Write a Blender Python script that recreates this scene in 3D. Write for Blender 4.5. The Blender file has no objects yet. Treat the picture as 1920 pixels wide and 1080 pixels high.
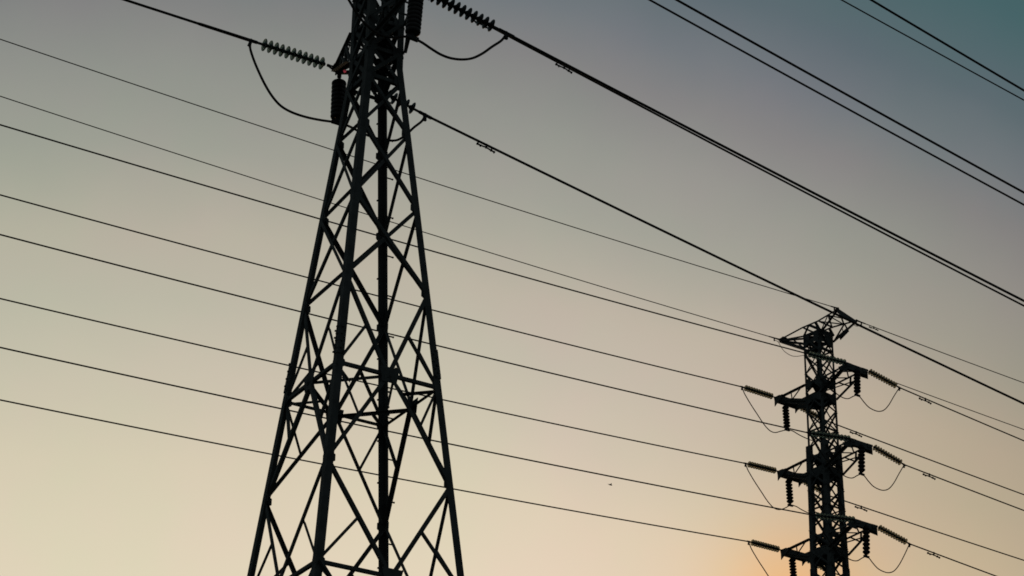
import bpy, bmesh, math, random
from mathutils import Vector, Matrix

random.seed(7)
scene = bpy.context.scene
col = scene.collection
V = Vector
UP = V((0, 0, 1))

# ----------------------------------------------------------------- camera
EYE = V((0, 0, 1.6))
F = 4441.4                                  # focal length in pixels of a 1920 px wide frame
PITCH, ROLL = math.radians(26.8434), math.radians(0.7759)
FWD = V((0, math.cos(PITCH), math.sin(PITCH)))
up0 = V((0, -math.sin(PITCH), math.cos(PITCH)))
RGT = V((1, 0, 0)) * math.cos(ROLL) + up0 * math.sin(ROLL)
UPV = -V((1, 0, 0)) * math.sin(ROLL) + up0 * math.cos(ROLL)
cam = bpy.data.cameras.new('camera')
cam.sensor_width = 36.0
cam.lens = F / 1920 * 36.0
cam.clip_start, cam.clip_end = 0.1, 20000
cob = bpy.data.objects.new('camera', cam)
cob.matrix_world = Matrix(((RGT.x, UPV.x, -FWD.x, EYE.x), (RGT.y, UPV.y, -FWD.y, EYE.y),
                           (RGT.z, UPV.z, -FWD.z, EYE.z), (0, 0, 0, 1)))
col.objects.link(cob)
scene.camera = cob


def ray(x, y):
    return FWD + RGT * ((x - 960) / F) + UPV * ((540 - y) / F)


def on_level(x, y, z):                      # sight line met by the horizontal plane at height z
    d = ray(x, y)
    return EYE + d * ((z - EYE.z) / d.z)


def heading(deg):
    a = math.radians(deg)
    return V((math.sin(a), math.cos(a), 0))


def on_plane(P, h, x, y):                   # sight line met by the vertical plane through P along h
    n = V((h.y, -h.x, 0))
    d = ray(x, y)
    return EYE + d * ((P - EYE).dot(n) / d.dot(n))


# -------------------------------------------------------------- materials
def lin(c):
    return tuple((v / 255 / 12.92) if v / 255 <= 0.04045 else ((v / 255 + 0.055) / 1.055) ** 2.4 for v in c)


def material(name, base, rough=0.6, metal=0.0, noise=0.35, scale=9.0, rust=None):
    m = bpy.data.materials.new(name)
    m.use_nodes = True
    nt = m.node_tree
    b = nt.nodes['Principled BSDF']
    tc = nt.nodes.new('ShaderNodeTexCoord')
    nz = nt.nodes.new('ShaderNodeTexNoise')
    nz.inputs['Scale'].default_value = scale
    nz.inputs['Detail'].default_value = 6
    nt.links.new(tc.outputs['Object'], nz.inputs['Vector'])
    rp = nt.nodes.new('ShaderNodeValToRGB')
    rp.color_ramp.elements[0].position = 0.3
    rp.color_ramp.elements[1].position = 0.72
    lo = tuple(c * (1 - noise) for c in base) if rust is None else rust
    hi = tuple(c * (1 + noise) for c in base)
    rp.color_ramp.elements[0].color = (*lo, 1)
    rp.color_ramp.elements[1].color = (*hi, 1)
    nt.links.new(nz.outputs['Fac'], rp.inputs['Fac'])
    nt.links.new(rp.outputs['Color'], b.inputs['Base Color'])
    b.inputs['Roughness'].default_value = rough
    b.inputs['Metallic'].default_value = metal
    b.inputs['Specular IOR Level'].default_value = 0.15
    return m


STEEL = material('weathered_galvanised_steel', (0.062, 0.066, 0.065), 0.85, 0.0, 0.3, 5.0)
FITTING = material('dark_forged_steel', (0.03, 0.031, 0.032), 0.8, 0.0, 0.3, 18)
CABLE = material('weathered_aluminium_cable', (0.028, 0.026, 0.024), 0.85, 0.0, 0.25, 12)
PORCELAIN = material('brown_glazed_porcelain', (0.022, 0.019, 0.018), 0.5, 0.0, 0.3, 14)
FEATHER = material('dark_feathers', (0.03, 0.028, 0.03), 0.8, 0.0, 0.3, 40)
SIGN = material('dark_painted_sheet', (0.04, 0.048, 0.055), 0.6, 0.1, 0.3, 6)
GROUND = material('dry_field_earth', (0.06, 0.055, 0.03), 0.95, 0.0, 0.6, 0.15)
CONCRETE = material('footing_concrete', (0.25, 0.24, 0.22), 0.9, 0.0, 0.3, 3)


def glass(name, tint, through):
    m = bpy.data.materials.new(name)
    m.use_nodes = True
    nt = m.node_tree
    b = nt.nodes['Principled BSDF']
    out = nt.nodes['Material Output']
    nz = nt.nodes.new('ShaderNodeTexNoise')
    nz.inputs['Scale'].default_value = 20
    rp = nt.nodes.new('ShaderNodeValToRGB')
    rp.color_ramp.elements[0].color = (*[c * 0.75 for c in tint], 1)
    rp.color_ramp.elements[1].color = (*tint, 1)
    nt.links.new(nz.outputs['Fac'], rp.inputs['Fac'])
    nt.links.new(rp.outputs['Color'], b.inputs['Base Color'])
    b.inputs['Roughness'].default_value = 0.45
    b.inputs['Specular IOR Level'].default_value = 0.2
    b.inputs['IOR'].default_value = 1.5
    b.inputs['Transmission Weight'].default_value = through
    return m


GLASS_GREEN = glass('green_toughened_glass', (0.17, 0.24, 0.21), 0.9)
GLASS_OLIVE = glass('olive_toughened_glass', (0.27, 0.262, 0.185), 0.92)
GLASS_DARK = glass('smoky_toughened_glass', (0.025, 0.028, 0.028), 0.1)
RED = bpy.data.materials.new('emissive_red')  # self-glowing red for the small spot on the near arm
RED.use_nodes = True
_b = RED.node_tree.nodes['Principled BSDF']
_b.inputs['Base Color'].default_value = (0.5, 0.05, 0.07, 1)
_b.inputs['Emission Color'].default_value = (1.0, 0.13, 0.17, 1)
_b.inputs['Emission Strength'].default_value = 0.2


# ------------------------------------------------------------ mesh builder
class MB:
    def __init__(self):
        self.bm = bmesh.new()

    def prism(self, sec0, sec1):            # two matching outlines joined by quads, capped
        a = [self.bm.verts.new(p) for p in sec0]
        b = [self.bm.verts.new(p) for p in sec1]
        n = len(a)
        for i in range(n):
            j = (i + 1) % n
            self.bm.faces.new((a[i], a[j], b[j], b[i]))
        self.bm.faces.new(a[::-1])
        self.bm.faces.new(b)

    def angle(self, P, Q, e1, e2, w, t=0.012, w1=None):   # rolled steel angle, heel on P-Q, legs along e1 and e2
        def sec(O, ww):
            pts = ((0, 0), (ww, 0), (ww, t), (t, t), (t, ww), (0, ww))
            return [O + e1 * u + e2 * v for u, v in pts]
        self.prism(sec(P, w), sec(Q, w1 or w))

    def bar(self, P, Q, w, h, side=None):
        d = (Q - P).normalized()
        s = side if side is not None else (d.cross(UP) if abs(d.z) < 0.98 else V((1, 0, 0)))
        s = (s - d * s.dot(d)).normalized()
        u = s.cross(d)
        sec = lambda O: [O + s * (w / 2 * a) + u * (h / 2 * b) for a, b in ((-1, -1), (1, -1), (1, 1), (-1, 1))]
        self.prism(sec(P), sec(Q))

    def tube(self, pts, r, seg=8):
        rings = []
        n = len(pts)
        ref = UP
        for i, p in enumerate(pts):
            d = (pts[min(i + 1, n - 1)] - pts[max(i - 1, 0)]).normalized()
            s = d.cross(ref if abs(d.dot(ref)) < 0.97 else V((1, 0, 0))).normalized()
            u = s.cross(d)
            rr = r[i] if isinstance(r, (list, tuple)) else r
            rings.append([self.bm.verts.new(p + (s * math.cos(2 * math.pi * k / seg) + u * math.sin(2 * math.pi * k / seg)) * rr)
                          for k in range(seg)])
        for a, b in zip(rings, rings[1:]):
            for k in range(seg):
                j = (k + 1) % seg
                self.bm.faces.new((a[k], a[j], b[j], b[k]))
        self.bm.faces.new(rings[0][::-1])
        self.bm.faces.new(rings[-1])

    def lathe(self, prof, seg=24, O=V((0, 0, 0))):        # closed profile (x, r) turned round +X
        rings = []
        for x, r in prof:
            rings.append([self.bm.verts.new(O + V((x, r * math.cos(2 * math.pi * k / seg), r * math.sin(2 * math.pi * k / seg))))
                          for k in range(seg)])
        n = len(rings)
        for i in range(n):
            a, b = rings[i], rings[(i + 1) % n]
            for k in range(seg):
                j = (k + 1) % seg
                self.bm.faces.new((a[k], a[j], b[j], b[k]))

    def plate(self, pts, n, t):             # flat polygon with thickness t along n
        self.prism([p - n * (t / 2) for p in pts], [p + n * (t / 2) for p in pts])

    def mesh(self, name, mat, origin=V((0, 0, 0)), smooth=False):
        bmesh.ops.recalc_face_normals(self.bm, faces=self.bm.faces)
        for v in self.bm.verts:
            v.co -= origin
        me = bpy.data.meshes.new(name)
        self.bm.to_mesh(me)
        self.bm.free()
        me.materials.append(mat)
        if smooth:
            for p in me.polygons:
                p.use_smooth = True
        return me

    def build(self, name, mat, parent=None, origin=None, smooth=False):
        if origin is None:
            origin = root_loc(parent) if parent else V((0, 0, 0))
        return put(name, self.mesh(name, mat, origin, smooth), parent)


def root_loc(o):
    while o.parent:
        o = o.parent
    return V(o.location)


def put(name, me, parent=None):
    o = bpy.data.objects.new(name, me)
    col.objects.link(o)
    o.parent = parent
    return o


def tag(o, label, cat, group=None, kind=None):
    o['label'] = label
    if cat:
        o['category'] = cat
    if group:
        o['group'] = group
    if kind:
        o['kind'] = kind
    return o


def thing(name, label, cat, loc, group=None):
    o = bpy.data.objects.new(name, None)
    o.empty_display_size = 0.3
    o.location = loc
    col.objects.link(o)
    return tag(o, label, cat, group)


# ================================================================ the ground
g = MB()
N, S = 60, 40.0
vs = {}
for i in range(-N, N + 1):
    for j in range(-N, N + 1):
        x, y = i * S * (1 + abs(i) * 0.03), j * S * (1 + abs(j) * 0.03)
        far = max(0, math.hypot(x, y) - 180) / 400
        z = -0.02 + min(far, 2) * 1.5 * math.sin(x * 0.004 + 1) * math.cos(y * 0.005)
        vs[i, j] = g.bm.verts.new((x, y, z))
for i in range(-N, N):
    for j in range(-N, N):
        g.bm.faces.new((vs[i, j], vs[i + 1, j], vs[i + 1, j + 1], vs[i, j + 1]))
gr = g.build('ground', GROUND, smooth=True)
gr['kind'] = 'structure'
gr['label'] = 'dry open field under the power lines'

# =============================================================== near tower
H = EYE.z
NC = V((-2.754, 39.905, 0))
NYAW = math.radians(-13.961)
NDIR = [V((math.cos(NYAW + k * math.pi / 2), math.sin(NYAW + k * math.pi / 2), 0)) for k in range(4)]
# corners: 0 right, 1 far, 2 left, 3 near
Z0, ZR, DR = 28.536 + H, 17.944 + H, 1.476
ZW = 24.92 + H                              # waist
DW = DR * (Z0 - ZW) / (Z0 - ZR)
ZTOP = 34.95 + H


def nleg(k, z):
    d = (DR * (Z0 - z) / (Z0 - ZR) if z < ZW else DW - 0.004 * (z - ZW)) + 0.055
    return NC + NDIR[k] * d + UP * z


FACES = [(2, 3), (3, 0), (0, 1), (1, 2)]    # left-near, right-near, right-far, left-far


def outward(dirs, f):
    return (dirs[f[0]] + dirs[f[1]]).normalized()


near = thing('lattice_tower', 'large tapering lattice pylon close by, its top cut off by the frame', 'pylon', NC)


def member(mb, P, Q, n, w, side=1, t=0.009, gap=0.0):     # angle brace lying in a tower face with normal n
    d = (Q - P).normalized()
    n = (n - d * n.dot(d)).normalized()
    e1 = n.cross(d)
    o = n * gap
    mb.angle(P - e1 * (w / 2) + o, Q - e1 * (w / 2) + o, e1, n * side, w, t)


def brace(parent, name, P, Q, n, w, side=1, gap=0.0, mat=STEEL):
    mb = MB()
    member(mb, P, Q, n, w, side, gap=gap)
    return mb.build(name, mat, parent)


LEG_W = 0.145
near_legs = []
for k in range(4):
    mb = MB()
    a = (NDIR[(k + 1) % 4] - NDIR[k]).normalized()
    b = (NDIR[(k - 1) % 4] - NDIR[k]).normalized()
    cuts = [(0.3, 0.155), (8, 0.148), (ZR, 0.14), (ZW, 0.138), (ZTOP, 0.125)]
    for (za, wa), (zb, wb) in zip(cuts, cuts[1:]):
        mb.angle(nleg(k, za), nleg(k, zb), a, b, wa, 0.016, wb)
    leg = mb.build('leg', STEEL, near)
    near_legs.append(leg)
    # splice with its bolts
    for zs in (18.42 + H, 9.0):
        sp = MB()
        P, Q = nleg(k, zs - 0.3), nleg(k, zs + 0.3)
        out = -(a + b).normalized()
        sp.angle(P + out * 0.018, Q + out * 0.018, a, b, 0.13, 0.014)
        for i in range(8):
            R = P.lerp(Q, (i + 0.5) / 8)
            for fl, nn in ((a, -b), (b, -a)):
                c = R + fl * (0.05 if i % 2 else 0.1)
                sp.bar(c, c + nn * 0.045, 0.03, 0.03, UP)
        sp.build('splice_plate', STEEL, leg)
    fo = MB()
    base = nleg(k, 0.25)
    fo.bar(V((base.x, base.y, -0.3)), V((base.x, base.y, 0.32)), 0.8, 0.8)
    fo.build('footing', CONCRETE, near)

# step bolts up the far leg, alternating between its two flanges
bolt_mb = MB()
bolt_mb.tube([V((0, 0, 0)), V((0.15, 0, 0))], 0.014, 6)
bolt_mb.tube([V((0.15, 0, 0)), V((0.172, 0, 0))], 0.019, 6)
bolt_me = bolt_mb.mesh('step_bolt', FITTING)
fa = (NDIR[0] - NDIR[1]).normalized()
fb = (NDIR[2] - NDIR[1]).normalized()
z = 10.0
i = 0
while z < 27.0 + H:
    o = put('step_bolt', bolt_me, near_legs[1])
    fl, nn = (fa, -fb) if i % 2 == 0 else (fb, -fa)
    o.location = nleg(1, z) + fl * 0.06 - NC
    o.rotation_euler = nn.to_track_quat('X', 'Z').to_euler()
    z += 0.405
    i += 1

HN = [z + H for z in (24.6, 23.4, 21.73, 19.87)]
HK = [z + H for z in (19.87, 17.95, 16.0, 13.97)]


def on_face(f, s, z, tower=nleg):           # point s of the way across face f at height z
    return tower(f[0], z).lerp(tower(f[1], z), s)


def inset(f, end, z, tower=nleg, d=0.07):   # just inside a leg, on the face
    P, Q = tower(f[end], z), tower(f[1 - end], z)
    return P + (Q - P).normalized() * d


for f in FACES:
    n = outward(NDIR, f)
    for za, zb in zip(HN, HN[1:]):
        wd = 0.068 if za > 22 + H else 0.074
        brace(near, 'diagonal_brace', inset(f, 0, za - 0.05), inset(f, 1, zb + 0.05), n, wd, -1, 0.004)
        brace(near, 'diagonal_brace', inset(f, 1, za - 0.05), inset(f, 0, zb + 0.05), n, wd, -1, -0.028)
    # K bays: legs to ring mid, ring mid to legs, legs to ring mid
    for i, (zl, zm) in enumerate(((HK[0], HK[1]), (HK[2], HK[1]), (HK[2], HK[3]))):
        M = on_face(f, 0.5, zm)
        for e in (0, 1):
            A = inset(f, e, zl - 0.06 if i != 1 else zl + 0.06)
            B = M + (A - M).normalized() * 0.05
            thick = 0.069 if i != 1 else 0.075
            brace(near, 'diagonal_brace', A, B, n, thick, -1, 0.004 if e else -0.026)
            # redundant from the middle of the diagonal to the ring corner
            C = A.lerp(B, 0.5)
            D = inset(f, e, zm, d=0.05)
            brace(near, 'redundant_brace', C, D, n, 0.05, -1, -0.04)
    for zr, full in ((HK[1], True), (HK[3], False)):
        brace(near, 'horizontal_brace', inset(f, 0, zr), inset(f, 1, zr), n, 0.065, -1, -0.02)
        M = on_face(f, 0.5, zr)
        e = (nleg(f[1], zr) - nleg(f[0], zr)).normalized()
        gp = MB()
        gp.plate([M - e * 0.2 + UP * 0.13, M + e * 0.2 + UP * 0.13, M + e * 0.15 - UP * 0.17, M - e * 0.15 - UP * 0.17], n, 0.012)
        gp.build('gusset_plate', STEEL, near)
    # below the frame
    lows = [HK[3], 11.2, 7.0, 1.0]
    for za, zb in zip(lows, lows[1:]):
        brace(near, 'diagonal_brace', inset(f, 0, za), inset(f, 1, zb), n, 0.085, 1, 0.004)
        brace(near, 'diagonal_brace', inset(f, 1, za), inset(f, 0, zb), n, 0.085, -1, -0.028)
    # cage above the waist, denser
    cage = [z + H for z in (24.6, 25.27, 25.95, 26.62)]
    for za, zb in zip(cage, cage[1:]):
        brace(near, 'diagonal_brace', inset(f, 0, za), inset(f, 1, zb), n, 0.08, -1, 0.004)
        brace(near, 'diagonal_brace', inset(f, 1, za), inset(f, 0, zb), n, 0.08, -1, -0.028)
    for zr in cage:
        brace(near, 'horizontal_brace', inset(f, 0, zr, d=0.03), inset(f, 1, zr, d=0.03), n, 0.085, -1, -0.045)
# node gussets on the legs
for k in range(4):
    for z in HN + HK[1:] + [z + H for z in (25.27, 25.95)]:
        for other in ((k + 1) % 4, (k - 1) % 4):
            e = (NDIR[other] - NDIR[k]).normalized()
            n = (NDIR[other] + NDIR[k]).normalized()
            P = nleg(k, z) - n * 0.02
            s = 0.22 if z > HN[0] - 0.01 else 0.19 if z > HN[-1] else 0.18
            gp = MB()
            gp.plate([P + e * 0.02 + UP * 0.16, P + e * s + UP * 0.06, P + e * s - UP * 0.06, P + e * 0.02 - UP * 0.16], n, 0.01)
            gp.build('gusset_plate', STEEL, near)
# plan bracing inside the two rings
for zr in (HK[1], HK[3]):
    mids = [on_face(f, 0.5, zr) for f in FACES]
    for i in range(4):
        P, Q = mids[i], mids[(i + 1) % 4]
        brace(near, 'plan_brace', P, Q, UP, 0.06, -1, -0.02)
        corner = FACES[i][1]
        brace(near, 'plan_brace', nleg(corner, zr), P.lerp(Q, 0.5), UP, 0.05, -1, -0.05)
for zr in (25.27 + H, 25.95 + H):
    brace(near, 'plan_brace', nleg(0, zr), nleg(2, zr), UP, 0.06, -1, -0.03)
    brace(near, 'plan_brace', nleg(1, zr), nleg(3, zr), UP, 0.06, -1, -0.06)
# the body above the frame, lacing as one part
ul = MB()
zz = [26.62 + H + i * (ZTOP - 26.62 - H) / 9 for i in range(10)]
for f in FACES:
    n = outward(NDIR, f)
    for za, zb in zip(zz, zz[1:]):
        member(ul, inset(f, 0, za), inset(f, 1, zb), n, 0.06, 1, gap=0.004)
        member(ul, inset(f, 1, za), inset(f, 0, zb), n, 0.06, -1, gap=-0.028)
        member(ul, inset(f, 0, zb), inset(f, 1, zb), n, 0.06, -1, gap=-0.045)
ul.build('upper_lattice', STEEL, near)

TL = on_level(632, 128, 25.95 + H)          # tips of the lowest arms
TR = on_level(782, -23, 25.95 + H)
NARM = (TR - TL).normalized()
NSTEP = 3.2


def near_arm(tip, legs, zt):
    """pointed arm: two level chords from the legs, two struts from below, web pieces"""
    mb = MB()
    tip = V((tip.x, tip.y, zt))
    across = (nleg(legs[1], zt) - nleg(legs[0], zt)).normalized()
    out = (tip - (nleg(legs[0], zt) + nleg(legs[1], zt)) / 2).normalized()
    for i, k in enumerate(legs):
        s = across * (0.05 if i else -0.05)
        P, Q = nleg(k, zt), tip + s
        member(mb, P, Q, UP, 0.075, -1)
        P2 = nleg(k, zt - 0.66)
        Q2 = tip + s - UP * 0.07
        member(mb, P2, Q2, across, 0.075, 1 if i else -1)
        for u in (0.35, 0.65):
            A, B = P.lerp(Q, u), P2.lerp(Q2, u)
            member(mb, A, B, across, 0.045, 1)
            B2 = P2.lerp(Q2, max(0.05, u - 0.3))
            member(mb, A, B2, across, 0.045, 1)
    for u in (0.3, 0.6):
        A = nleg(legs[0], zt).lerp(tip - across * 0.05, u)
        B = nleg(legs[1], zt).lerp(tip + across * 0.05, u)
        member(mb, A, B, UP, 0.045, -1, gap=-0.01)
    arm = mb.build('crossarm', STEEL, near)
    tp = MB()
    tp.plate([tip - across * 0.13 - out * 0.14, tip + across * 0.13 - out * 0.14, tip + across * 0.1 + out * 0.07, tip - across * 0.1 + out * 0.07], UP, 0.02)
    tp.plate([tip - UP * 0.14 - out * 0.02, tip - UP * 0.14 + out * 0.06, tip + UP * 0.05 + out * 0.06, tip + UP * 0.05 - out * 0.12], across, 0.02)
    tp.build('tip_plate', STEEL, arm)
    return arm


for lv in range(3):
    zt = 25.95 + H + lv * NSTEP
    near_arm(TL, (2, 1), zt)
    near_arm(TR, (3, 0), zt)
near_arm(TL, (2, 1), 34.85 + H)
near_arm(TR, (3, 0), 34.85 + H)
# red spot on the left lower arm: a small dome with its own emission
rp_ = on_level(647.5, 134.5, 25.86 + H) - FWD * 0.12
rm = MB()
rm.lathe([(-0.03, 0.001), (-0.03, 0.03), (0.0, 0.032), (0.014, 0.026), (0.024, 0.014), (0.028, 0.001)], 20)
ro = put('red_spot', rm.mesh('red_spot', RED), near)
ro['label'] = 'small glowing red spot under the arm'
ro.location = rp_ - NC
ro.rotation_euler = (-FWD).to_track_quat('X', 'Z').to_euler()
rb = MB()
rb.bar(rp_, rp_.lerp(nleg(2, 25.8 + H), 0.9), 0.02, 0.02)
rb.build('red_spot_bracket', STEEL, near)

# ================================================================ far tower
FC = V((12.7987, 89.0853, 0))
FYAW = math.radians(-54.119)
ARM = V((math.cos(FYAW), math.sin(FYAW), 0))            # towards the right-hand arms
ALONG = V((-math.sin(FYAW), math.cos(FYAW), 0))         # along the line, away to the right
BODY = math.radians(-48.5 + 45)
FDIR = [V((math.cos(BODY + k * math.pi / 2), math.sin(BODY + k * math.pi / 2), 0)) for k in range(4)]
ZS = 38.05 + H                              # foot of the slender top section
ZT = 43.05 + H
FLEV = [40.84 + H, 37.5 + H, 34.05 + H]
FA, FB = 2.163, 0.456
far = thing('lattice_tower', 'smaller distant lattice pylon with stacked arms at lower right', 'pylon', FC)


def fleg(k, z):
    d = (0.615 + (ZT - z) * 0.004) if z >= ZS else 0.705 + (ZS - z) * 0.0115
    return FC + FDIR[k] * d + UP * z


for k in range(4):
    a = (FDIR[(k + 1) % 4] - FDIR[k]).normalized()
    b = (FDIR[(k - 1) % 4] - FDIR[k]).normalized()
    mb = MB()
    box = lambda O, w_: [O, O + a * w_, O + a * w_ + b * w_, O + b * w_]
    mb.prism(box(fleg(k, 0.3), 0.22), box(fleg(k, ZS - 0.01), 0.19))
    mb.angle(fleg(k, ZS), fleg(k, ZT + 0.05), a, b, 0.105, 0.014, 0.09)
    leg = mb.build('leg', STEEL, far)
    for zs in (ZS - 0.62, ZS - 5.9):
        sp = MB()
        o = -(a + b).normalized() * 0.02
        sp.angle(fleg(k, zs - 0.6) + o, fleg(k, zs + 0.6) + o, a, b, 0.24, 0.03)
        sp.build('splice_plate', STEEL, leg)
    fo = MB()
    base = fleg(k, 0.25)
    fo.bar(V((base.x, base.y, -0.3)), V((base.x, base.y, 0.32)), 0.9, 0.9)
    fo.build('footing', CONCRETE, far)

FPAN = 0.86
zs = [ZT - 0.05]
while zs[-1] > 31.8 + H:
    zs.append(zs[-1] - FPAN)
cnt = 0
for f in FACES:
    n = outward(FDIR, f)
    for i, (za, zb) in enumerate(zip(zs, zs[1:])):
        w = 0.06 if zb > ZS else 0.075
        fin = lambda e, z: inset(f, e, z, fleg, 0.04)
        nm = 'diagonal_brace' if i < 12 else 'lacing_bar'
        brace(far, nm, fin(0, za), fin(1, zb), n, w, 1, 0.003)
        brace(far, nm, fin(1, za), fin(0, zb), n, w, -1, -0.02)
        if zb <= ZS and i % 2:
            brace(far, 'horizontal_brace', fin(0, za), fin(1, za), n, 0.06, -1, -0.04)
low = MB()
zl = [zs[-1]]
while zl[-1] > 2.5:
    zl.append(zl[-1] - 1.9)
for f in FACES:
    n = outward(FDIR, f)
    for za, zb in zip(zl, zl[1:]):
        member(low, inset(f, 0, za, fleg), inset(f, 1, zb, fleg), n, 0.08, 1, gap=0.003)
        member(low, inset(f, 1, za, fleg), inset(f, 0, zb, fleg), n, 0.08, -1, gap=-0.02)
low.build('lower_lattice', STEEL, far)


def tip_end(side, e, z):                    # end e (-1 near-left, +1 far-right) of an arm's tip beam
    return FC + ARM * (side * FA) + ALONG * (e * FB) + UP * z


# faces that carry arms: right-near = corners 3 and 0, left-far = corners 2 and 1
def far_arm(side, z):
    ks = (3, 0) if side > 0 else (2, 1)     # corner at the -ALONG end first
    mb = MB()
    drop = 0.72
    for e, k in zip((-1, 1), ks):
        P, Q = fleg(k, z), tip_end(side, e, z)
        member(mb, P, Q, UP, 0.085, -1, 0.012)
        P2, Q2 = fleg(k, z - drop), tip_end(side, e, z) - UP * 0.1 - ARM * side * 0.12
        member(mb, P2, Q2, ALONG, 0.12, e, 0.012)
        if side > 0 or e < 0:
            A, B = P.lerp(Q, 0.5), P2.lerp(Q2, 0.5)
            member(mb, A, B, ALONG, 0.06, e)
            member(mb, P.lerp(Q, 0.08), B, ALONG, 0.06, e)
    P0, P1 = fleg(ks[0], z), fleg(ks[1], z)
    Q0, Q1 = tip_end(side, -1, z), tip_end(side, 1, z)
    for u, v in () if side < 0 else ((0.0, 0.45), (0.45, 0.9)):
        member(mb, P0.lerp(Q0, u), P1.lerp(Q1, v), UP, 0.05, -1, gap=-0.012)
        member(mb, P1.lerp(Q1, u), P0.lerp(Q0, v), UP, 0.05, -1, gap=-0.03)
    R0, R1 = fleg(ks[0], z - drop), fleg(ks[1], z - drop)
    S0, S1 = tip_end(side, -1, z) - UP * 0.1, tip_end(side, 1, z) - UP * 0.1
    if side > 0:
        member(mb, R0.lerp(S0, 0.1), R1.lerp(S1, 0.7), UP, 0.05, -1)
    if side < 0:                            # deep web plates along the lower struts of the left arms
        for A, B in ((R0, S0), (R1, S1)):
            mb.plate([A + UP * 0.02, A - UP * 0.2, B - UP * 0.1, B + UP * 0.06], ALONG, 0.02)
    arm = mb.build('crossarm', STEEL, far)
    tb = MB()
    A, B = tip_end(side, -1, z) - ALONG * 0.1, tip_end(side, 1, z) + ALONG * 0.1
    tb.angle(A + UP * 0.03, B + UP * 0.03, -UP, -ARM * side, 0.27, 0.016)
    tb.angle(A + UP * 0.03 - ARM * side * 0.24, B + UP * 0.03 - ARM * side * 0.24, -UP, ARM * side, 0.22, 0.016)
    tb.build('tip_beam', STEEL, arm)
    for e in (-1, 1):
        hp = MB()
        T = tip_end(side, e, z) + ARM * side * 0.02
        hp.plate([T - ALONG * 0.16 + UP * 0.02, T + ALONG * 0.16 + UP * 0.02, T + ALONG * 0.12 - UP * 0.1, T - ALONG * 0.12 - UP * 0.16], ARM, 0.02)
        hp.plate([T + ALONG * 0.12 * e - UP * 0.02, T + ALONG * 0.12 * e - UP * 0.42, T - ARM * side * 0.45 - UP * 0.14 + ALONG * 0.12 * e, T - ARM * side * 0.5 - UP * 0.02 + ALONG * 0.12 * e], ALONG, 0.02)
        hp.build('hanger_plate', STEEL, arm)
    return arm


for z in FLEV:
    for side in (1, -1):
        far_arm(side, z)
    # stiff frame inside the body where the arms join
    for f in FACES:
        n = outward(FDIR, f)
        for dz, w in ((0.0, 0.14), (-0.72, 0.34)):
            brace(far, 'horizontal_brace', inset(f, 0, z + dz, fleg, 0.01), inset(f, 1, z + dz, fleg, 0.01), n, w, -1, -0.05)
        for dz in (0.0, -0.72):
            for e in (0, 1):
                P = inset(f, e, z + dz, fleg, 0.0) - n * 0.012
                q = (fleg(f[1 - e], z) - fleg(f[e], z)).normalized()
                gp = MB()
                gp.plate([P + UP * 0.24, P + q * 0.3 + UP * 0.1, P + q * 0.34 - UP * 0.12, P - UP * 0.3], n, 0.014)
                gp.build('gusset_plate', STEEL, far)
    for dz in (0.0, -0.72):
        brace(far, 'plan_brace', fleg(0, z + dz), fleg(2, z + dz), UP, 0.1, -1, -0.03)
        brace(far, 'plan_brace', fleg(1, z + dz), fleg(3, z + dz), UP, 0.1, -1, -0.06)

# earth wire arms on the top
ZE = 43.45 + H
EL = on_level(1463, 637, ZE)                # pointed left tip
ER0 = on_level(1572, 578.5, ZE)             # ends of the right head beam
ER1 = on_level(1605, 600.5, ZE)
mb = MB()
for e, k, hd in ((-1, (2, 3), ER0), (1, (1, 0), ER1)):
    A = fleg(k[0], ZT) + UP * 0.4
    B = fleg(k[1], ZT) + UP * 0.4
    member(mb, EL + ALONG * 0.03 * e, A, UP, 0.075, -1)
    member(mb, A, B, UP, 0.075, -1)
    member(mb, B, hd, UP, 0.075, -1)
    member(mb, fleg(k[0], ZT - 0.14), EL + ALONG * 0.03 * e - UP * 0.05, ALONG, 0.09, e)
    member(mb, fleg(k[0], ZT - 0.55), EL + ALONG * 0.03 * e - UP * 0.09, ALONG, 0.1, e)
    member(mb, fleg(k[0], ZT - 0.14).lerp(EL, 0.45), fleg(k[0], ZT - 0.55), ALONG, 0.06, e)
    member(mb, fleg(k[1], ZT - 0.3), hd - UP * 0.06, ALONG, 0.065 if e < 0 else 0.13, e)
    member(mb, fleg(k[0], ZT - 0.05), A.lerp(B, 0.38), ARM, 0.06, 1)
    member(mb, fleg(k[1], ZT - 0.05), A.lerp(B, 0.75), ARM, 0.09, 1)
    member(mb, B.lerp(hd, 0.5), fleg(k[1], ZT - 0.3), ALONG, 0.05, e)
    member(mb, B.lerp(hd, 0.5), fleg(k[1], ZT - 0.3).lerp(hd, 0.6), ALONG, 0.05, e)
A0, A1 = fleg(3, ZT) + UP * 0.4, fleg(0, ZT) + UP * 0.4
member(mb, A0, A1, UP, 0.09, -1)
AL = fleg(2, ZT) + UP * 0.4
member(mb, AL.lerp(A0, 0.42), fleg(0, ZT) + UP * 0.06, UP, 0.13, -1, 0.012)
fe = (fleg(0, ZT) - fleg(3, ZT)).normalized()
mb.plate([fleg(0, ZT) - UP * 0.02, fleg(0, ZT) - fe * 0.58 + UP * 0.12, fleg(0, ZT) - fe * 0.5 - UP * 0.42, fleg(0, ZT) - fe * 0.12 - UP * 0.62, fleg(0, ZT) - UP * 0.4],
         outward(FDIR, (3, 0)), 0.02)
member(mb, fleg(2, ZT) + UP * 0.4, fleg(1, ZT) + UP * 0.4, UP, 0.09, -1)
member(mb, A0, A1.lerp(ER1, 0.5), UP, 0.055, -1, gap=-0.02)
member(mb, A1, A0.lerp(ER0, 0.5), UP, 0.055, -1, gap=-0.03)
member(mb, A0.lerp(ER0, 0.5), A1.lerp(ER1, 0.5), UP, 0.055, -1, gap=-0.04)
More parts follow.
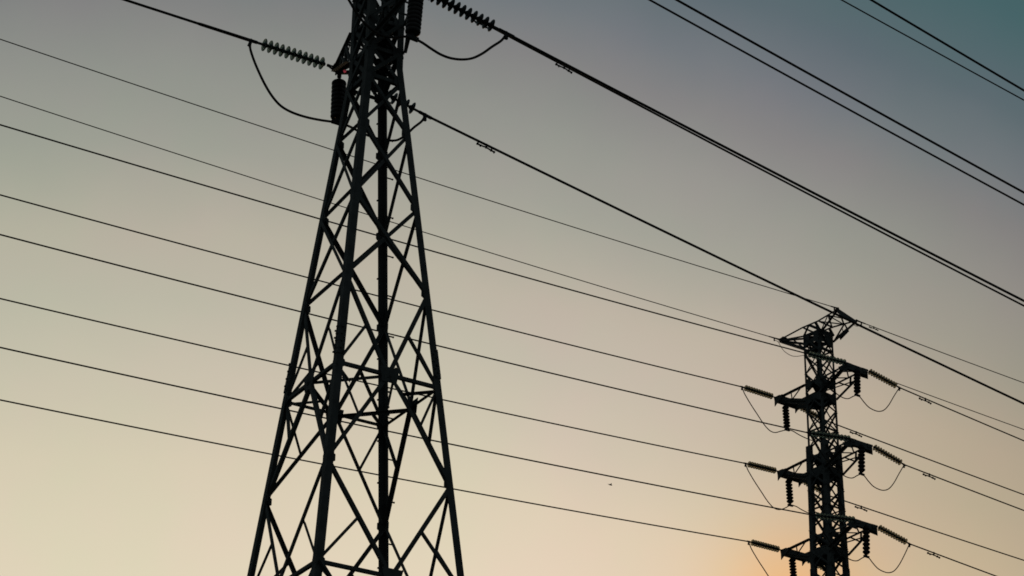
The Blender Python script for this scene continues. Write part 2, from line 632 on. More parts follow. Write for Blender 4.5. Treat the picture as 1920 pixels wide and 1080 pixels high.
member(mb, A0.lerp(ER0, 0.5), ER1, UP, 0.055, -1, gap=-0.02)
member(mb, A1.lerp(ER1, 0.5), ER0, UP, 0.055, -1, gap=-0.03)
ewarm = mb.build('earth_wire_arm', STEEL, far)
tb = MB()
dd = (ER1 - ER0).normalized()
tb.angle(ER0 - dd * 0.08, ER1 + dd * 0.08, -UP, -ARM, 0.23, 0.016)
tb.build('tip_beam', STEEL, ewarm)
tb = MB()
tb.plate([EL + ARM * 0.3 - ALONG * 0.12, EL + ARM * 0.3 + ALONG * 0.12, EL - ARM * 0.05 + ALONG * 0.05, EL - ARM * 0.05 - ALONG * 0.05], UP, 0.03)
tb.bar(EL - UP * 0.12, EL + UP * 0.06, 0.05, 0.05)
tb.build('tip_plate', STEEL, ewarm)
for f in FACES:
    n = outward(FDIR, f)
    for z, w in ((ZT, 0.1), (ZT - 0.3, 0.12), (ZT - 0.75, 0.09)):
        brace(far, 'horizontal_brace', inset(f, 0, z, fleg, 0.01), inset(f, 1, z, fleg, 0.01), n, w, -1, -0.05)
    for e in (0, 1):
        P = inset(f, e, ZT - 0.25, fleg, 0.0) - n * 0.012
        q = (fleg(f[1 - e], ZT) - fleg(f[e], ZT)).normalized()
        gp = MB()
        gp.plate([P + UP * 0.28, P + q * 0.32 + UP * 0.14, P + q * 0.3 - UP * 0.2, P - UP * 0.34], n, 0.014)
        gp.build('gusset_plate', STEEL, far)
for z in (ZT, ZT - 0.3):
    brace(far, 'plan_brace', fleg(0, z), fleg(2, z), UP, 0.11, -1, -0.03)
    brace(far, 'plan_brace', fleg(1, z), fleg(3, z), UP, 0.11, -1, -0.06)
# sheet plate under the right earth wire arm
pn = ALONG
PP = fleg(0, ZT - 0.3).lerp(ER1, 0.45)
pc = [on_plane(PP, ARM, *p) for p in ((1572, 629), (1588.5, 614), (1592, 621), (1576, 637.5))]
sp = MB()
sp.plate(pc, ALONG, 0.02)
sp.bar(pc[0].lerp(pc[1], 0.5), pc[0].lerp(pc[1], 0.5) + UP * 0.12, 0.03, 0.03)
so = sp.build('sheet_plate', SIGN, far)
so['label'] = 'tilted dark sheet hung under the arm'

# ================================================= insulators, wires, fittings
DISC_PROF = [(0.0, 0.04), (0.005, 0.09), (0.014, 0.122), (0.024, 0.134), (0.033, 0.131), (0.028, 0.115),
             (0.042, 0.108), (0.042, 0.102), (0.026, 0.094), (0.04, 0.082), (0.04, 0.076), (0.022, 0.066), (0.034, 0.052), (0.026, 0.036)]
CAP_PROF = [(-0.058, 0.002), (-0.058, 0.03), (-0.03, 0.05), (0.0, 0.055), (0.012, 0.058), (0.03, 0.05), (0.04, 0.03), (0.088, 0.026), (0.088, 0.002)]


def lathe_mesh(name, prof, mat, seg=24):
    mb = MB()
    mb.lathe(prof, seg)
    return mb.mesh(name, mat, smooth=True)


DISC = {k: lathe_mesh('disc', DISC_PROF, m) for k, m in (('green', GLASS_GREEN), ('olive', GLASS_OLIVE), ('dark', GLASS_DARK))}
CAP = lathe_mesh('cap', CAP_PROF, FITTING, 14)
SHED_NEAR = lathe_mesh('shed', [(0.0, 0.03), (0.0, 0.132), (0.02, 0.148), (0.05, 0.154), (0.08, 0.148), (0.1, 0.132), (0.1, 0.03)], PORCELAIN)
SHED_FAR = lathe_mesh('shed', [(0.0, 0.03), (0.0, 0.085), (0.022, 0.12), (0.035, 0.146), (0.07, 0.146), (0.085, 0.12), (0.118, 0.085), (0.118, 0.03)], PORCELAIN)


def local(mb, name, mat, parent, smooth=False):         # mesh given in the parent's own axes
    return put(name, mb.mesh(name, mat, smooth=smooth), parent)


def tension_string(P, Q, colour, label, group, link, clamp, n=11):
    """cap and pin discs from arm P to clamp Q; the string's own +X runs from P to Q"""
    t = thing('insulator_string', label, 'insulator', P, group)
    d = Q - P
    L = d.length
    t.rotation_mode = 'QUATERNION'
    t.rotation_quaternion = d.to_track_quat('X', 'Z')
    mb = MB()
    if link > 0.2:                          # shackle, fork and yoke
        mb.bar(V((0, 0.0, 0.03)), V((link * 0.75, 0.0, 0.0)), 0.025, 0.03)
        mb.bar(V((0.02, 0.0, -0.1)), V((link * 0.75, 0.0, -0.01)), 0.025, 0.03)
        mb.bar(V((link * 0.6, 0, 0)), V((link - 0.04, 0, 0)), 0.04, 0.05)
    else:
        mb.bar(V((0, 0, 0)), V((link - 0.03, 0, 0)), 0.035, 0.05)
    local(mb, 'link', FITTING, t)
    step = (L - link - clamp) / n
    for i in range(n):
        o = put('disc', DISC[colour], t)
        o.location = (link + step * (i + 0.45), 0, 0)
        c = put('cap', CAP, o)
        c.scale = (step / 0.146, 1, 1)
    mb = MB()
    x0 = L - clamp
    mb.bar(V((x0, 0, 0)), V((x0 + clamp * 0.6, 0, 0)), 0.03, 0.045)
    mb.tube([V((x0 + clamp * 0.45, 0, 0)), V((L + clamp * 0.6, 0, 0))], 0.036, 8)
    mb.bar(V((L - 0.02, 0, 0.03)), V((L + 0.03, 0, -0.14)), 0.05, 0.06)
    local(mb, 'clamp', FITTING, t)
    return t


def hanging_string(P, Q, mesh, step, n, label, group, lead):
    t = thing('insulator_string', label, 'insulator', P, group)
    d = Q - P
    L = d.length
    t.rotation_mode = 'QUATERNION'
    t.rotation_quaternion = d.to_track_quat('X', 'Y')
    mb = MB()
    mb.tube([V((0, 0, 0)), V((lead, 0, 0))], 0.03, 8)
    mb.bar(V((lead * 0.2, 0, 0)), V((lead * 0.6, 0, 0)), 0.075, 0.05)
    mb.lathe([(lead - 0.06, 0.002), (lead - 0.06, 0.05), (lead - 0.02, 0.1), (lead + 0.01, 0.115), (lead + 0.01, 0.002)], 16)
    local(mb, 'link', FITTING, t)
    real = (L - lead - 0.1) / n
    for i in range(n):
        o = put('shed', mesh, t)
        o.location = (lead + real * i, 0, 0)
        o.scale = (real / step, 1, 1)
    mb = MB()
    mb.tube([V((L - 0.12, 0, 0)), V((L, 0, 0))], 0.04, 8)
    mb.bar(V((L, -0.13, 0)), V((L, 0.13, 0)), 0.075, 0.07)
    local(mb, 'clamp', FITTING, t)
    return t


def span(P, h, pts, c=0.0005, tmax=150.0, step=2.5):
    """sagging conductor from P along heading h: the slope is taken from sight points, c is its curvature"""
    num = den = 0.0
    for x, y in pts:
        Q = on_plane(P, h, x, y)
        t = (Q - P).dot(h)
        num += (Q.z - P.z - c * t * t) * t
        den += t * t
    s = num / den
    out = []
    k = 0
    while k * step <= tmax:
        t = k * step
        out.append(P + h * t + UP * (s * t + c * t * t))
        k += 1
    return out, s


def wire(pts, r, label, group, cat='power line', name='conductor', mat=CABLE):
    mb = MB()
    mb.tube(pts, r, 8)
    return tag(mb.build(name, mat, smooth=True), label, cat, group)


def curve(pts, n=10):                       # Catmull-Rom through the points
    out = []
    P = [pts[0] * 2 - pts[1]] + list(pts) + [pts[-1] * 2 - pts[-2]]
    for i in range(1, len(P) - 2):
        a, b, c, d = P[i - 1], P[i], P[i + 1], P[i + 2]
        for k in range(n):
            t = k / n
            out.append(0.5 * (2 * b + (c - a) * t + (2 * a - 5 * b + 4 * c - d) * t * t + (3 * b - a - 3 * c + d) * t ** 3))
    out.append(pts[-1])
    return out


def jumper(pts, r, label, group):
    return wire(curve(pts), r, label, group, 'jumper cable', 'jumper_cable')


damper_meshes = {}
mb = MB()
mb.bar(V((0, 0, 0.03)), V((0, 0, -0.1)), 0.04, 0.035, V((1, 0, 0)))
damper_meshes['clamp'] = mb.mesh('clamp', FITTING)
mb = MB()
mb.tube([V((-0.24, 0, -0.09)), V((-0.1, 0, -0.084)), V((0, 0, -0.07)), V((0.1, 0, -0.084)), V((0.24, 0, -0.09))], 0.02, 6)
damper_meshes['messenger'] = mb.mesh('messenger', FITTING)
mb = MB()
mb.lathe([(-0.075, 0.002), (-0.075, 0.03), (-0.05, 0.04), (-0.02, 0.022), (0.02, 0.022), (0.045, 0.038), (0.06, 0.028), (0.06, 0.002)], 12)
damper_meshes['weight'] = mb.mesh('weight', FITTING)


def damper(pts, x, y, label, group, k=1.0):
    """vibration damper clamped under the wire where the sight point meets it"""
    best = min(range(len(pts) - 1), key=lambda i: min(seg_dist(pts[i], pts[i + 1], x, y, u) for u in (0, .25, .5, .75)))
    u = min((j / 40 for j in range(41)), key=lambda u: seg_dist(pts[best], pts[best + 1], x, y, u))
    P = pts[best].lerp(pts[best + 1], u)
    d = (pts[best + 1] - pts[best]).normalized()
    t = thing('vibration_damper', label, 'damper', P, group)
    t.rotation_mode = 'QUATERNION'
    s = UP.cross(d).normalized()
    t.rotation_quaternion = Matrix((d, s, d.cross(s))).transposed().to_quaternion()
    t.scale = (k, k, k)
    put('clamp', damper_meshes['clamp'], t)
    put('messenger', damper_meshes['messenger'], t)
    for sx in (-1, 1):
        o = put('weight', damper_meshes['weight'], t)
        o.location = (sx * 0.2, 0, -0.092)
        o.rotation_euler = (0, math.radians(9), 0)
    return t


def pix(P):
    q = P - EYE
    z = q.dot(FWD)
    return 960 + F * q.dot(RGT) / z, 540 - F * q.dot(UPV) / z


def seg_dist(A, B, x, y, u):
    a, b = pix(A.lerp(B, u))
    return (a - x) ** 2 + (b - y) ** 2


# ---------------------------------------------------------- the near line
HN_ = heading(59)
GN = 'thick conductors of the large near pylon'
cL = on_plane(TL, HN_, 470, 76)
cR = on_plane(TL, HN_, 797, 215.5)
cRR = on_plane(TR, HN_, 949, 62)
cRL = TR + (cL - TL)
GS = 'glass disc strings on the large near pylon'
tension_string(TL, cL, 'green', 'pale green glass disc string reaching left from the large pylon', GS, 0.27, 0.26)
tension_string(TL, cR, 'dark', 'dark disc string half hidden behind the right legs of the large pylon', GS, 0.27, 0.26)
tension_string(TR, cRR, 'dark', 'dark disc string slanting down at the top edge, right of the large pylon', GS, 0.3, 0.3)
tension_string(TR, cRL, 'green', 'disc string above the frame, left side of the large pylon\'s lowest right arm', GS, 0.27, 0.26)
RN = 0.027
pts, s = span(cL, -HN_, [(235, 0), (353, 38)], 0.0005, 120)
wire([pts[0], pts[0].lerp(pts[1], 0.44), pts[0].lerp(pts[1], 0.47)] + pts[1:], [0.036, 0.034, RN] + [RN] * len(pts[1:]), 'thick wire rising to the top left from the pale green disc string', GN)
wL1, s = span(cR, HN_, [(920, 279), (1315, 470.5), (1555, 582), (1605, 604.5), (1920, 758)], 0.0005, 170)
wire(wL1, RN, 'long wire from the dark string behind the large pylon to the distant pylon top', GN)
wR1, s = span(cRR, HN_, [(1060, 121.5), (1200, 191.5), (1590, 395), (1920, 564.5)], 0.0005, 170)
wire(wR1, RN, 'upper wire of the close pair crossing the middle, from the jumper loop at top', GN)
cR2 = on_plane(cR + UP * NSTEP, HN_, 805, -11)
wL2, s = span(cR2, HN_, [(1100, 144.5), (1200, 198), (1590, 403), (1920, 573.5)], 0.0005, 170)
wire(wL2, RN * 0.86, 'lower wire of the close pair crossing the middle of the sky', GN)
cR3 = on_plane(cR + UP * 2 * NSTEP, HN_, 812, -226)
wL3, s = span(cR3, HN_, [(1222, 0), (1450, 126), (1700, 264), (1920, 386)], 0.0005, 170)
wire(wL3, RN * 0.9, 'lower wire of the wider pair entering at the top edge right of centre', GN)
cRR2 = on_plane(cRR + UP * NSTEP, HN_, 954, -177)
wR2, s = span(cRR2, HN_, [(1272, 0), (1500, 127.5), (1730, 256), (1920, 362.5)], 0.0005, 170)
wire(wR2, RN * 0.95, 'upper wire of the wider pair entering at the top edge right of centre', GN)
cRR3 = on_plane(cRR + UP * 2 * NSTEP, HN_, 957, -406)
wR3, s = span(cRR3, HN_, [(1637, 0), (1800, 100), (1920, 170)], 0.0005, 170)
wire(wR3, RN * 0.95, 'thicker wire across the top right corner, nearest the corner', GN)
TE = V((TL.x, TL.y, 34.85 + H))
wE, s = span(TE, HN_, [(1573, 0), (1750, 93.5), (1920, 187)], 0.0005, 170)
wire(wE, RN * 0.65, 'thin wire across the top right corner beside a thicker one', None, 'earth wire', 'earth_wire')
pts, s = span(cRL, -HN_, [], 0.0005, 120) if False else ([cRL - HN_ * (2.5 * i) + UP * (0.086 * 2.5 * i) for i in range(40)], 0)
wire(pts, RN, 'wire above the frame, left side of the large pylon\'s lowest right arm', GN)

for lv, a_, b_ in ((1, cR2, cRR2), (2, cR3, cRR3)):
    dz = UP * (NSTEP * lv)
    nm = ('second', 'third')[lv - 1]
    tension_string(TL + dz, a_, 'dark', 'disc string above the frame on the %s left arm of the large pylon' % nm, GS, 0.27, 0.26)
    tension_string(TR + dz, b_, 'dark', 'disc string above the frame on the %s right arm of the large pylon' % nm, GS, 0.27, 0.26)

# jumpers and the strings that hold them
GH = 'hanging ribbed insulators on the large near pylon'
SL = on_plane(TL, HN_, 633, 230)
SR = on_plane(TR, HN_, 773, 71)
hanging_string(on_plane(TL, HN_, 636.5, 134), SL, SHED_NEAR, 0.1, 9, 'thick dark ribbed insulator hanging left of the large pylon', GH, 0.25)
hanging_string(TR + V((0, 0, -0.03)), SR, SHED_NEAR, 0.1, 9, 'thick dark ribbed insulator hanging right of the large pylon, cut by top edge', GH, 0.2)


def through(A, B, pixels, ends=True):       # points over the vertical plane through A and B
    h = V((B.x - A.x, B.y - A.y, 0)).normalized()
    mid = [on_plane(A, h, x, y) for x, y in pixels]
    return ([A] + mid + [B]) if ends else mid


GJ = 'jumper cables of the large near pylon'
a = through(cL - UP * 0.03, SL, [(469, 90), (475, 110), (484, 132), (496, 157), (510, 180), (526, 198), (546, 210), (572, 219), (600, 225)])
b = through(SL, cR - UP * 0.03, [(655, 237), (680, 250), (705, 259), (725, 263), (745, 262.5), (762, 252), (776, 239), (790, 228)])
jumper(a + b[1:], 0.026, 'long jumper loop left of the large pylon, passing behind its legs', GJ)
b2 = through(SR, cRR - UP * 0.03, [(790, 79), (808, 91), (826, 102), (845, 109), (866, 111.5), (886, 109), (905, 100), (922, 88), (940, 76)])
m2 = []
for P in b2[1:]:
    q = P - SR
    t = q.dot(HN_)
    m2.append(SR - HN_ * (t * 0.8) + UP * q.z + (q - HN_ * t - UP * q.z))
m2[-1] = cRL - UP * 0.03
jumper(m2[::-1] + b2, 0.026, 'dark jumper loop hanging at the top, right of the large pylon', GJ)

GD = 'vibration dampers on the wires'
damper(wL1, 913, 275, 'dumbbell damper on the long wire right of the large pylon', GD, 0.85)
damper(wL2, 1061, 123, 'damper under the close pair of wires near the top centre', GD, 0.82)
damper(wL2, 905, 38, 'damper just below the dark disc string at the top edge', GD, 0.82)

# ----------------------------------------------------------- the far line
HLF, HRF = heading(55), heading(59)
GF = 'conductors of the distant pylon'
GFS = 'glass disc strings on the distant pylon'
GFH = 'hanging ribbed insulators on the distant pylon'
GFJ = 'jumper loops of the distant pylon'
RF = 0.0275
NAMES = ('top', 'middle', 'lowest')
LEFT_IN = [[(0, 366), (480, 494), (860, 594), (1340, 713)], [(0, 560), (480, 671), (860, 756), (1340, 856.5)], [(0, 750.5), (480, 845), (860, 919), (1304, 998)]]
LEFT_CL = [(1391.5, 725.5), (1398, 869), (1404, 1015.5)]
RIGHT_IN = [[(0, 233.5), (480, 376), (860, 485), (1275, 600)], [(0, 440), (480, 563), (860, 658), (1340, 772)], [(0, 651.5), (480, 756), (860, 836), (1304, 924.5)]]
RIGHT_CL = [(1511, 662.5), (1517, 812), (1525, 966)]
RIGHT_OUT_CL = [(1686, 726.5), (1695, 871), (1705, 1019.5)]
RIGHT_OUT = [[(1735, 748), (1920, 826.5)], [(1742, 888), (1920, 957.5)], [(1770, 1044), (1867, 1080)]]
LEFT_OUT = [[(1571, 788), (1700, 842.5), (1847, 903)], [(1585, 927), (1700, 972), (1920, 1054)], [(1597, 1072), (1690, 1107), (1932, 1199)]]
left_out_wires, right_out_wires = [], []
shape_l = shape_r = None
for lv, z in enumerate(FLEV):
    nm = NAMES[lv]
    l0, l1 = tip_end(-1, -1, z), tip_end(-1, 1, z)
    r0, r1 = tip_end(1, -1, z), tip_end(1, 1, z)
    l0 = l0 - ALONG * 0.08
    r1 = r1 + ALONG * 0.06
    lcl = on_plane(l0, HLF, *LEFT_CL[lv])
    rcl = on_plane(r0, HLF, *RIGHT_CL[lv])
    rocl = on_plane(r1, HRF, *RIGHT_OUT_CL[lv])
    locl = l1 + (rocl - r1)
    tension_string(l0, lcl, 'olive', 'olive glass disc string left of the distant pylon, %s of three' % nm, GFS, 0.14, 0.16)
    tension_string(l1, locl, 'olive', 'disc string seen through the lattice behind the distant pylon, %s of three' % nm, GFS, 0.14, 0.16)
    tension_string(r0, rcl, 'green', 'dark green disc string crossing the face of the distant pylon, %s of three' % nm, GFS, 0.14, 0.16)
    tension_string(r1, rocl, 'olive', 'olive glass disc string right of the distant pylon, %s of three' % nm, GFS, 0.14, 0.16)
    w, s = span(lcl, -HLF, LEFT_IN[lv], 0.0005, 120)
    wire(w, RF, 'wire from the left edge to the %s string left of the distant pylon' % nm, GF)
    w, s = span(rcl, -HLF, RIGHT_IN[lv], 0.0005, 120)
    wire(w, RF, 'wire from the left edge to the %s string crossing the distant pylon\'s face' % nm, GF)
    w, s = span(rocl, HRF, RIGHT_OUT[lv], 0.0005, 170)
    right_out_wires.append(w)
    wire(w, RF, 'wire leaving to the right from the %s string right of the distant pylon' % nm, GF)
    w, s = span(locl, HRF, LEFT_OUT[lv], 0.0005, 170)
    left_out_wires.append(w)
    wire(w, RF, 'wire emerging rightward from behind the distant pylon, %s of three' % nm, GF)
    # hanging strings at the middle of each tip beam
    lm, rm_ = tip_end(-1, 0, z) - UP * 0.06, tip_end(1, 0, z) - UP * 0.06
    ls = on_plane(lm, HLF, 1476 + (0, 6, 13)[lv], (806, 947.5, 1092)[lv])
    rs = on_plane(rm_, HRF, 1607.5 + (0, 8, 17)[lv], (741, 889, 1043.5)[lv])
    hanging_string(lm, ls, SHED_FAR, 0.118, 7, 'ribbed insulator hanging below the %s left arm of the distant pylon' % nm, GFH, 0.2)
    hanging_string(rm_, rs, SHED_FAR, 0.118, 7, 'ribbed insulator hanging below the %s right arm of the distant pylon' % nm, GFH, 0.12)
    if lv == 0:
        shape_l = [P - lcl for P in through(lcl, ls, [(1396, 738), (1407, 757), (1420, 777), (1432, 795), (1443, 807), (1453, 811), (1464, 808.5)], False)]
        shape_l2 = [P - ls for P in through(ls, locl, [(1486, 808), (1497, 814.5), (1510, 821), (1525, 826), (1540, 822), (1550, 808)], False)]
        shape_r = [P - rs for P in through(rs, rocl, [(1613, 745), (1620, 754), (1629, 763.5), (1640, 769.5), (1649, 771.3), (1658, 768.5), (1667, 758.5), (1676, 743)], False)]
        shape_r2 = [P - rs for P in through(rs, rcl, [(1600, 743), (1590, 747.5), (1578, 744.5), (1565, 735), (1545, 716), (1528, 692)], False)]
    jumper([lcl - UP * 0.02] + [lcl + q for q in shape_l] + [ls] + [ls + q for q in shape_l2] + [locl - UP * 0.02], 0.021,
           'jumper loop under the %s left arm of the distant pylon' % nm, GFJ)
    jumper([rocl - UP * 0.02] + [rs + q for q in shape_r[::-1]] + [rs] + [rs + q for q in shape_r2] + [rcl - UP * 0.02], 0.021,
           'jumper loop under the %s right arm of the distant pylon' % nm, GFJ)
for lv, (x, y) in enumerate(((1735, 748), (1742, 888), (1752, 1037))):
    damper(right_out_wires[lv], x, y, 'damper on the wire from the %s right arm of the distant pylon' % NAMES[lv], GD, 1.2)
for lv, (x, y) in enumerate(((1608, 803.5), (1618, 939))):
    damper(left_out_wires[lv], x, y, 'damper on the %s wire emerging behind the distant pylon' % NAMES[lv], GD, 1.2)

GE = 'thin earth wires of the distant pylon'
RE = 0.0185
w, s = span(EL, -HLF, [(0, 183), (480, 335), (860, 453), (1260, 574), (1437, 628)], 0.0005, 120)
w = [EL] + w[1:]
wire(w, RE, 'lower thin wire from the left edge to the distant pylon\'s pointed left tip', GE, 'earth wire', 'earth_wire')
wl_left = w
w, s = span(EL, HRF, [(1682, 718.5), (1745, 741), (1920, 806)], 0.0005, 170)
wire(w, RE, 'thin wire emerging behind the distant pylon above the topmost right string', GE, 'earth wire', 'earth_wire')
w, s = span(ER0, -HLF, [(0, 74.5), (480, 234), (860, 356), (1260, 482.5), (1555, 574)], 0.0005, 120)
wire(w, RE, 'upper thin wire from the left edge to the distant pylon\'s peak', GE, 'earth wire', 'earth_wire')
wr_left = w
w, s = span(ER1, HRF, [(1637, 613), (1780, 667), (1920, 717.5)], 0.0005, 170)
wire(w, RE, 'thin wire leaving rightward from the distant pylon\'s peak', GE, 'earth wire', 'earth_wire')
damper(w, 1638, 611, 'small damper on the thin wire right of the distant pylon\'s peak', GD, 0.9)


def dead_end(pts, length, label):           # preformed grip where an earth wire meets the tower
    P, d = pts[0], (pts[1] - pts[0]).normalized()
    mb = MB()
    mb.tube([P, P + d * length * 0.3, P + d * length], [0.05, 0.034, 0.026], 8)
    mb.bar(P + d * length * 0.55, P + d * length * 0.55 - UP * 0.14, 0.05, 0.05)
    return tag(mb.build('wire_grip', FITTING), label, 'wire clamp', 'earth wire grips on the distant pylon')


dead_end(wl_left, 0.62, 'clamp at the pointed left tip of the distant pylon')
dead_end(wr_left, 0.42, 'clamp left of the distant pylon\'s peak')
dead_end(w, 0.5, 'clamp right of the distant pylon\'s peak')
j = through(wl_left[0].lerp(wl_left[1], 0.13) - UP * 0.1, fleg(2, ZT - 0.9), [(1459, 641), (1464, 650), (1470, 658), (1478, 664), (1486, 667.5), (1495, 668)])
jumper(j, 0.013, 'thin bonding wire drooping under the distant pylon\'s pointed left tip', 'bonding wires on the distant pylon')
q0 = w[0].lerp(w[1], 0.1)
j = [q0 - UP * 0.1, q0 - UP * 0.22 - ALONG * 0.12, q0 - UP * 0.27 - ALONG * 0.35, ER1 - UP * 0.12 - ALONG * 0.3]
jumper(j, 0.012, 'thin bonding wire looping under the distant pylon\'s peak', 'bonding wires on the distant pylon')
# ------------------------------------------------------------------ the bird
BP = EYE + ray(1145, 909) * 92.0
mb = MB()
hd = V((0.8, 0.35, -0.1)).normalized() * 0.72
sd = hd.cross(UP).normalized() * 0.72
bu = sd.cross(hd).normalized() * 0.72
mb.tube([BP - hd * 0.11, BP - hd * 0.07, BP - hd * 0.02, BP + hd * 0.04, BP + hd * 0.07, BP + hd * 0.095], [0.012, 0.02, 0.03, 0.026, 0.02, 0.004], 8)
for sg in (-1, 1):
    mb.plate([BP + hd * 0.035 + sd * sg * 0.015, BP + hd * 0.01 + sd * sg * 0.09 + bu * 0.05, BP - hd * 0.05 + sd * sg * 0.17 + bu * 0.03, BP - hd * 0.03 + sd * sg * 0.08 + bu * 0.04, BP - hd * 0.03 + sd * sg * 0.015], bu, 0.006)
mb.plate([BP - hd * 0.1, BP - hd * 0.17 + sd * 0.03, BP - hd * 0.145, BP - hd * 0.17 - sd * 0.03], bu, 0.006)
tag(mb.build('bird', FEATHER), 'tiny dark bird flying between the two pylons', 'bird')

# ===================================================================== light
SUN_AZ, SUN_EL = math.radians(7.6), math.radians(5.0)
sun = bpy.data.lights.new('sun', 'SUN')
sun.energy = 0.15
sun.angle = math.radians(0.53)
sun.color = (1.0, 0.55, 0.33)
so = bpy.data.objects.new('sun', sun)
sd_ = V((math.sin(SUN_AZ) * math.cos(SUN_EL), math.cos(SUN_AZ) * math.cos(SUN_EL), math.sin(SUN_EL)))
so.rotation_euler = sd_.to_track_quat('Z', 'Y').to_euler()
so.location = (0, 0, 60)
col.objects.link(so)

world = bpy.data.worlds.new('World')
scene.world = world
world.use_nodes = True
nt = world.node_tree
for n_ in list(nt.nodes):
    nt.nodes.remove(n_)
NN, LK = nt.nodes.new, nt.links.new


def math_node(op, a, b=None, c=None):
    n_ = NN('ShaderNodeMath')
    n_.operation = op
    for i_, v in enumerate((a, b, c)):
        if v is None:
            continue
        if isinstance(v, (int, float)):
            n_.inputs[i_].default_value = v
        else:
            LK(v, n_.inputs[i_])
    return n_.outputs[0]


tc = NN('ShaderNodeTexCoord')
nrm = NN('ShaderNodeVectorMath')
nrm.operation = 'NORMALIZE'
LK(tc.outputs['Generated'], nrm.inputs[0])
sep = NN('ShaderNodeSeparateXYZ')
LK(nrm.outputs[0], sep.inputs[0])
el = math_node('ARCSINE', sep.outputs['Z'])
az = math_node('ARCTAN2', sep.outputs['X'], sep.outputs['Y'])
# dusk band: how far up the fading sky a direction lies; the fade is quicker away from the sunset
t_ = math_node('ADD', math_node('MULTIPLY', el, -4453.65), 2526.4)
t_ = math_node('ADD', t_, math_node('MULTIPLY', az, -864.7))
t_ = math_node('ADD', t_, math_node('MULTIPLY', math_node('MULTIPLY', az, az), -2996.5))
# thin high haze makes the tones drift a little
nz = NN('ShaderNodeTexNoise')
nz.inputs['Scale'].default_value = 22
nz.inputs['Detail'].default_value = 3
LK(nrm.outputs[0], nz.inputs['Vector'])
t_ = math_node('ADD', t_, math_node('MULTIPLY', math_node('SUBTRACT', nz.outputs['Fac'], 0.5), 60.0))
T0, T1 = -2600.0, 1600.0
fac = math_node('DIVIDE', math_node('SUBTRACT', t_, T0), T1 - T0)
ramp = NN('ShaderNodeValToRGB')
stops = [(-2600, (84, 94, 97)), (-1400, (66, 88, 93)), (-800, (50, 80, 86)), (-420, (68, 100, 104)), (-230, (91, 107, 113)), (-100, (113, 121, 125)), (0, (131, 132, 131)),
         (130, (147, 149, 142)), (270, (160, 162, 150)), (440, (184, 180, 162)), (560, (190, 187, 168)), (700, (203, 196, 175)),
         (850, (216, 207, 181)), (1000, (223, 213, 186)), (1150, (229, 218, 190)), (1600, (238, 216, 170))]
cr = ramp.color_ramp
while len(cr.elements) < len(stops):
    cr.elements.new(0.5)
for e_, (tt, c_) in zip(cr.elements, stops):
    e_.position = (tt - T0) / (T1 - T0)
    e_.color = (*lin(c_), 1)
LK(fac, ramp.inputs['Fac'])


def toward(az_deg, el_deg, sigma_deg):      # soft lobe round a direction
    a_, e_ = math.radians(az_deg), math.radians(el_deg)
    d_ = NN('ShaderNodeVectorMath')
    d_.operation = 'DOT_PRODUCT'
    LK(nrm.outputs[0], d_.inputs[0])
    d_.inputs[1].default_value = (math.sin(a_) * math.cos(e_), math.cos(a_) * math.cos(e_), math.sin(e_))
    q_ = math_node('MULTIPLY', math_node('SUBTRACT', d_.outputs['Value'], 1.0), 1.0 / math.radians(sigma_deg) ** 2)
    return math_node('EXPONENT', q_)


def tint(colour_in, fac_out, colour):
    m_ = NN('ShaderNodeMix')
    m_.data_type = 'RGBA'
    m_.blend_type = 'MULTIPLY'
    LK(fac_out, m_.inputs['Factor'])
    LK(colour_in, m_.inputs['A'])
    m_.inputs['B'].default_value = (*colour, 1)
    return m_.outputs['Result']


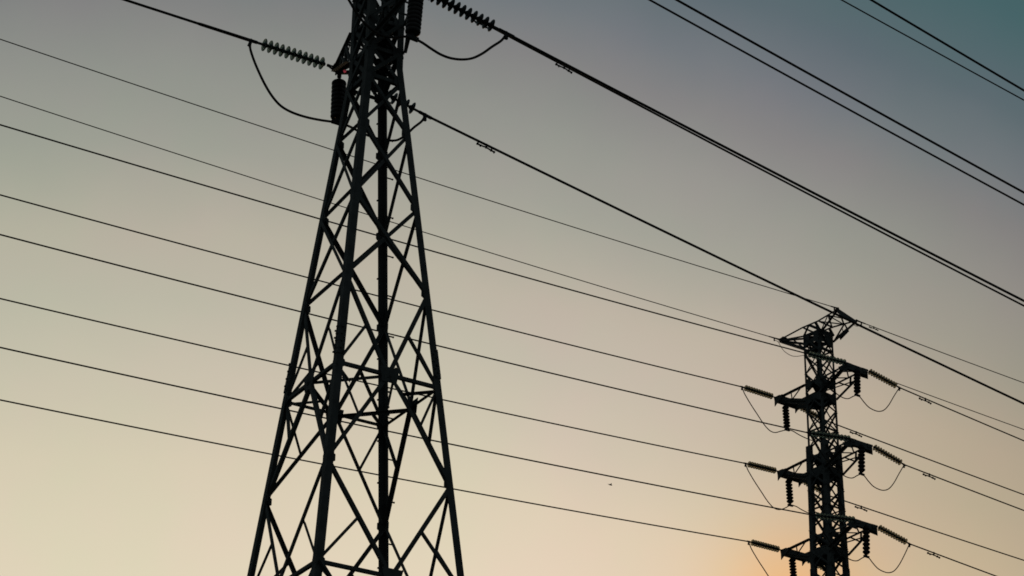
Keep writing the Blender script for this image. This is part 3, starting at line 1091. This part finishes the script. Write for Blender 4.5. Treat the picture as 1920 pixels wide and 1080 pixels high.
nz2 = NN('ShaderNodeTexNoise')
nz2.inputs['Scale'].default_value = 14
nz2.inputs['Detail'].default_value = 4
nz2.inputs['Roughness'].default_value = 0.6
LK(nrm.outputs[0], nz2.inputs['Vector'])
hz = NN('ShaderNodeMix')
hz.data_type = 'RGBA'
hz.inputs['A'].default_value = (1.028, 0.983, 1.012, 1)
hz.inputs['B'].default_value = (0.978, 1.011, 0.988, 1)
hzr = NN('ShaderNodeMapRange')
hzr.inputs['From Min'].default_value = 0.3
hzr.inputs['From Max'].default_value = 0.7
LK(nz2.outputs['Fac'], hzr.inputs['Value'])
LK(hzr.outputs['Result'], hz.inputs['Factor'])
mauve = NN('ShaderNodeMix')
mauve.data_type = 'RGBA'
mauve.blend_type = 'MULTIPLY'
mauve.inputs['Factor'].default_value = 1.0
LK(ramp.outputs['Color'], mauve.inputs['A'])
LK(hz.outputs['Result'], mauve.inputs['B'])
c0 = tint(mauve.outputs['Result'], toward(4.2, 23.0, 6.5), (1.11, 1.05, 1.085))
c0 = tint(c0, toward(16.0, 20.5, 4.5), (0.85, 0.81, 0.8))
c1 = tint(c0, toward(11.0, 18.5, 4.6), (1.0, 0.905, 0.77))
c2 = tint(c1, toward(7.2, 19.2, 1.25), (1.2, 0.86, 0.58))
sky = NN('ShaderNodeTexSky')
sky.sky_type = 'NISHITA'
sky.sun_disc = False
sky.sun_elevation = SUN_EL
sky.sun_rotation = SUN_AZ
sky.air_density = 1.0
sky.dust_density = 2.0
bg1, bg2 = NN('ShaderNodeBackground'), NN('ShaderNodeBackground')
LK(c2, bg1.inputs['Color'])
bg1.inputs['Strength'].default_value = 1.0
LK(sky.outputs['Color'], bg2.inputs['Color'])
bg2.inputs['Strength'].default_value = 0.05
mixs = NN('ShaderNodeMixShader')
mixs.inputs[0].default_value = 0.06
LK(bg1.outputs[0], mixs.inputs[1])
LK(bg2.outputs[0], mixs.inputs[2])
wo = NN('ShaderNodeOutputWorld')
LK(mixs.outputs[0], wo.inputs['Surface'])

scene.view_settings.view_transform = 'Standard'
scene.view_settings.look = 'None'
scene.view_settings.exposure = 0
scene.view_settings.gamma = 1
scene.cycles.max_bounces = 10
scene.cycles.transmission_bounces = 8
scene.cycles.filter_width = 1.7
